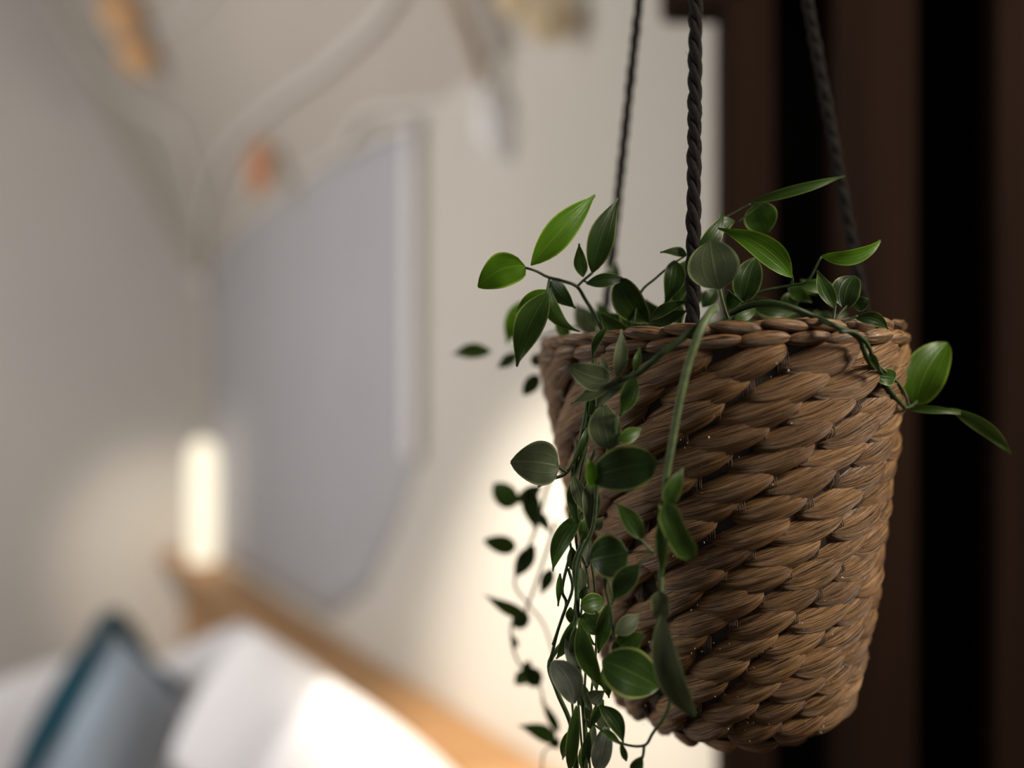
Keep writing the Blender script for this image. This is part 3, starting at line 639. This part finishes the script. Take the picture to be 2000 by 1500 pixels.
# pale drape along the right wall with its side pole
dr = empty('wall_drape', CAM + on_right(600, 700, .04)); tag(dr, 'pale grey cloth drape hanging flat on the wall below the slope', 'drape')
do = Vector(dr.location)
nu, nv = 60, 24; V = []; U = []
for i in range(nu):
    x = 412 + (815 - 412) * i / (nu - 1); f = i / (nu - 1)
    top = float(np.interp(x, [412, 450, 520, 600, 700, 780, 815], [535, 465, 395, 335, 285, 250, 238])); bot = float(np.interp(x, [412, 640, 720, 780, 815], [1072, 1208, 1150, 1010, 900]))
    for j in range(nv):
        y = top + (bot - top) * j / (nv - 1)
        ed = min(1, (1 - f) * 6) * min(1, (1 - j / (nv - 1)) * 5); g = .003 + ed * (.009 + .004 * math.sin(f * 26) * (.3 + .7 * j / nv) + .0015 * math.sin(f * 61 + j * .1))
        V.append(CAM + on_right(x, y, g)); U.append((f, j / nv))
me_o = mesh_obj('cloth', V, grid_faces(nu, nv), M['drape'], dr, U, off=do)
sm = me_o.modifiers.new('thickness', 'SOLIDIFY'); sm.thickness = .0015
hem = [CAM + on_right(x, y, .020) for x, y in ((412, 537), (450, 467), (520, 396), (600, 336), (700, 286), (780, 251), (815, 239))]
tv, tf, tu = tube(catmull(hem, 6), .008, 10); tag(mesh_obj('hem', tv, tf, M['cord'], dr, tu, off=do), 'white rolled hem')
tv, tf, tu = tube([CAM + on_right(804, y, .022) for y in (236, 400, 600, 800, 885, 896)], lambda t: .014 if t < .95 else .009, 12); tag(mesh_obj('pole', tv, tf, M['white'], dr, tu, off=do), 'white upright pole at the right edge')
# soft cords and ornaments on the slope
gar = empty('hanging_garland', CAM + on_slope(560, 200, .04)); tag(gar, 'white cotton cord garland swagged across the sloped ceiling', 'garland')
go = Vector(gar.location)
for pts, r in (([(60, -60), (120, 40), (185, 140), (260, 205), (335, 245), (372, 330), (392, 430), (396, 530)], .017), ([(800, -60), (745, 30), (690, 85), (620, 145), (560, 185), (470, 262), (420, 340), (394, 440), (396, 530)], .015),
               ([(120, -60), (200, 50), (300, 60), (380, 20), (440, -60)], .010), ([(660, 300), (715, 226), (800, 212), (900, 200), (960, 190)], .013)):
    tv, tf, tu = tube(catmull([CAM + on_slope(x, y, r * .72) for x, y in pts], 6), r * .75, 10); mesh_obj('cord', tv, tf, M['cord'], gar, tu, off=go)
c = CAM + on_slope(396, 552, .06)
bmk = bmesh.new(); bmesh.ops.create_uvsphere(bmk, u_segments=16, v_segments=10, radius=.035)
for v_ in bmk.verts: v_.co = v_.co + c - go
me = bpy.data.meshes.new('tassel_knot'); bmk.to_mesh(me); bmk.free(); me.materials.append(M['cord']); o = bpy.data.objects.new('tassel_knot', me); COL.objects.link(o); o.parent = gar
def drop(name, px_, py_, wpx, hpx, mat, rot, label, cat, gap=.07, twist=.35, group=None):
    c = on_slope(px_, py_, gap); d = c.y; r, u, n = facing(c, 0)
    root = empty(name, CAM + c); tag(root, label, cat, group)
    Rm = Matrix((r, u, n)).transposed() @ Matrix.Rotation(math.radians(rot), 3, 'Z'); V = []; nn, mm = 14, 16
    for i in range(nn):
        s = i / (nn - 1); f = math.sin(PI * s) ** .8 * (1.15 - .3 * s)
        for j in range(mm):
            a = 2 * PI * j / mm
            V.append(Rm @ Vector((math.cos(a) * f * wpx / 2 * d / FPX, (s - .5) * hpx * d / FPX, math.sin(a) * f * wpx / 2 * d / FPX * twist)))
    mesh_obj('body', V, grid_faces(nn, mm, True), M[mat], root, [(0, 0)] * len(V))
    top = Rm @ Vector((0, .5 * hpx * d / FPX, 0)); tp = CAM + on_slope(px_, py_ - hpx, .005) - root.location
    tv, tf, tu = tube([top * .9, top.lerp(tp, .5), tp], .002, 6); mesh_obj('string', tv, tf, M['cord'], root, tu)
    return root
drop('leaf_ornament', 232, 22, 78, 125, 'tan', 20, 'tan dried-leaf ornament, uppermost at the top left', 'ornament')
drop('leaf_ornament', 266, 105, 70, 95, 'tan', 12, 'tan dried-leaf ornament just below the uppermost one at top left', 'ornament')
drop('bead_ornament', 509, 325, 50, 125, 'terra', -4, 'terracotta elongated ornament hanging above the grey drape', 'ornament')
drop('shell_ornament', 966, 238, 84, 160, 'shell', 14, 'white teardrop shell ornament hanging beside the wall top', 'ornament', .08, .4)
drop('straw_ornament', 1075, 30, 110, 120, 'straw', -20, 'straw-yellow ornament, nearest the left rope at the top edge', 'ornament', .06)
drop('straw_ornament', 1000, -5, 70, 90, 'straw', 20, 'small straw-yellow ornament between the branch and the larger one', 'ornament', .06)
tv, tf, tu = tube(catmull([CAM + on_slope(x, y, .05) for x, y in ((860, -60), (885, -10), (915, 60), (935, 120), (950, 175))], 6), .011, 8)
br = mesh_obj('dried_branch', tv, tf, M['branch'], None, tu); tag(br, 'grey brown dried branch hanging down to the white shell ornament', 'branch')
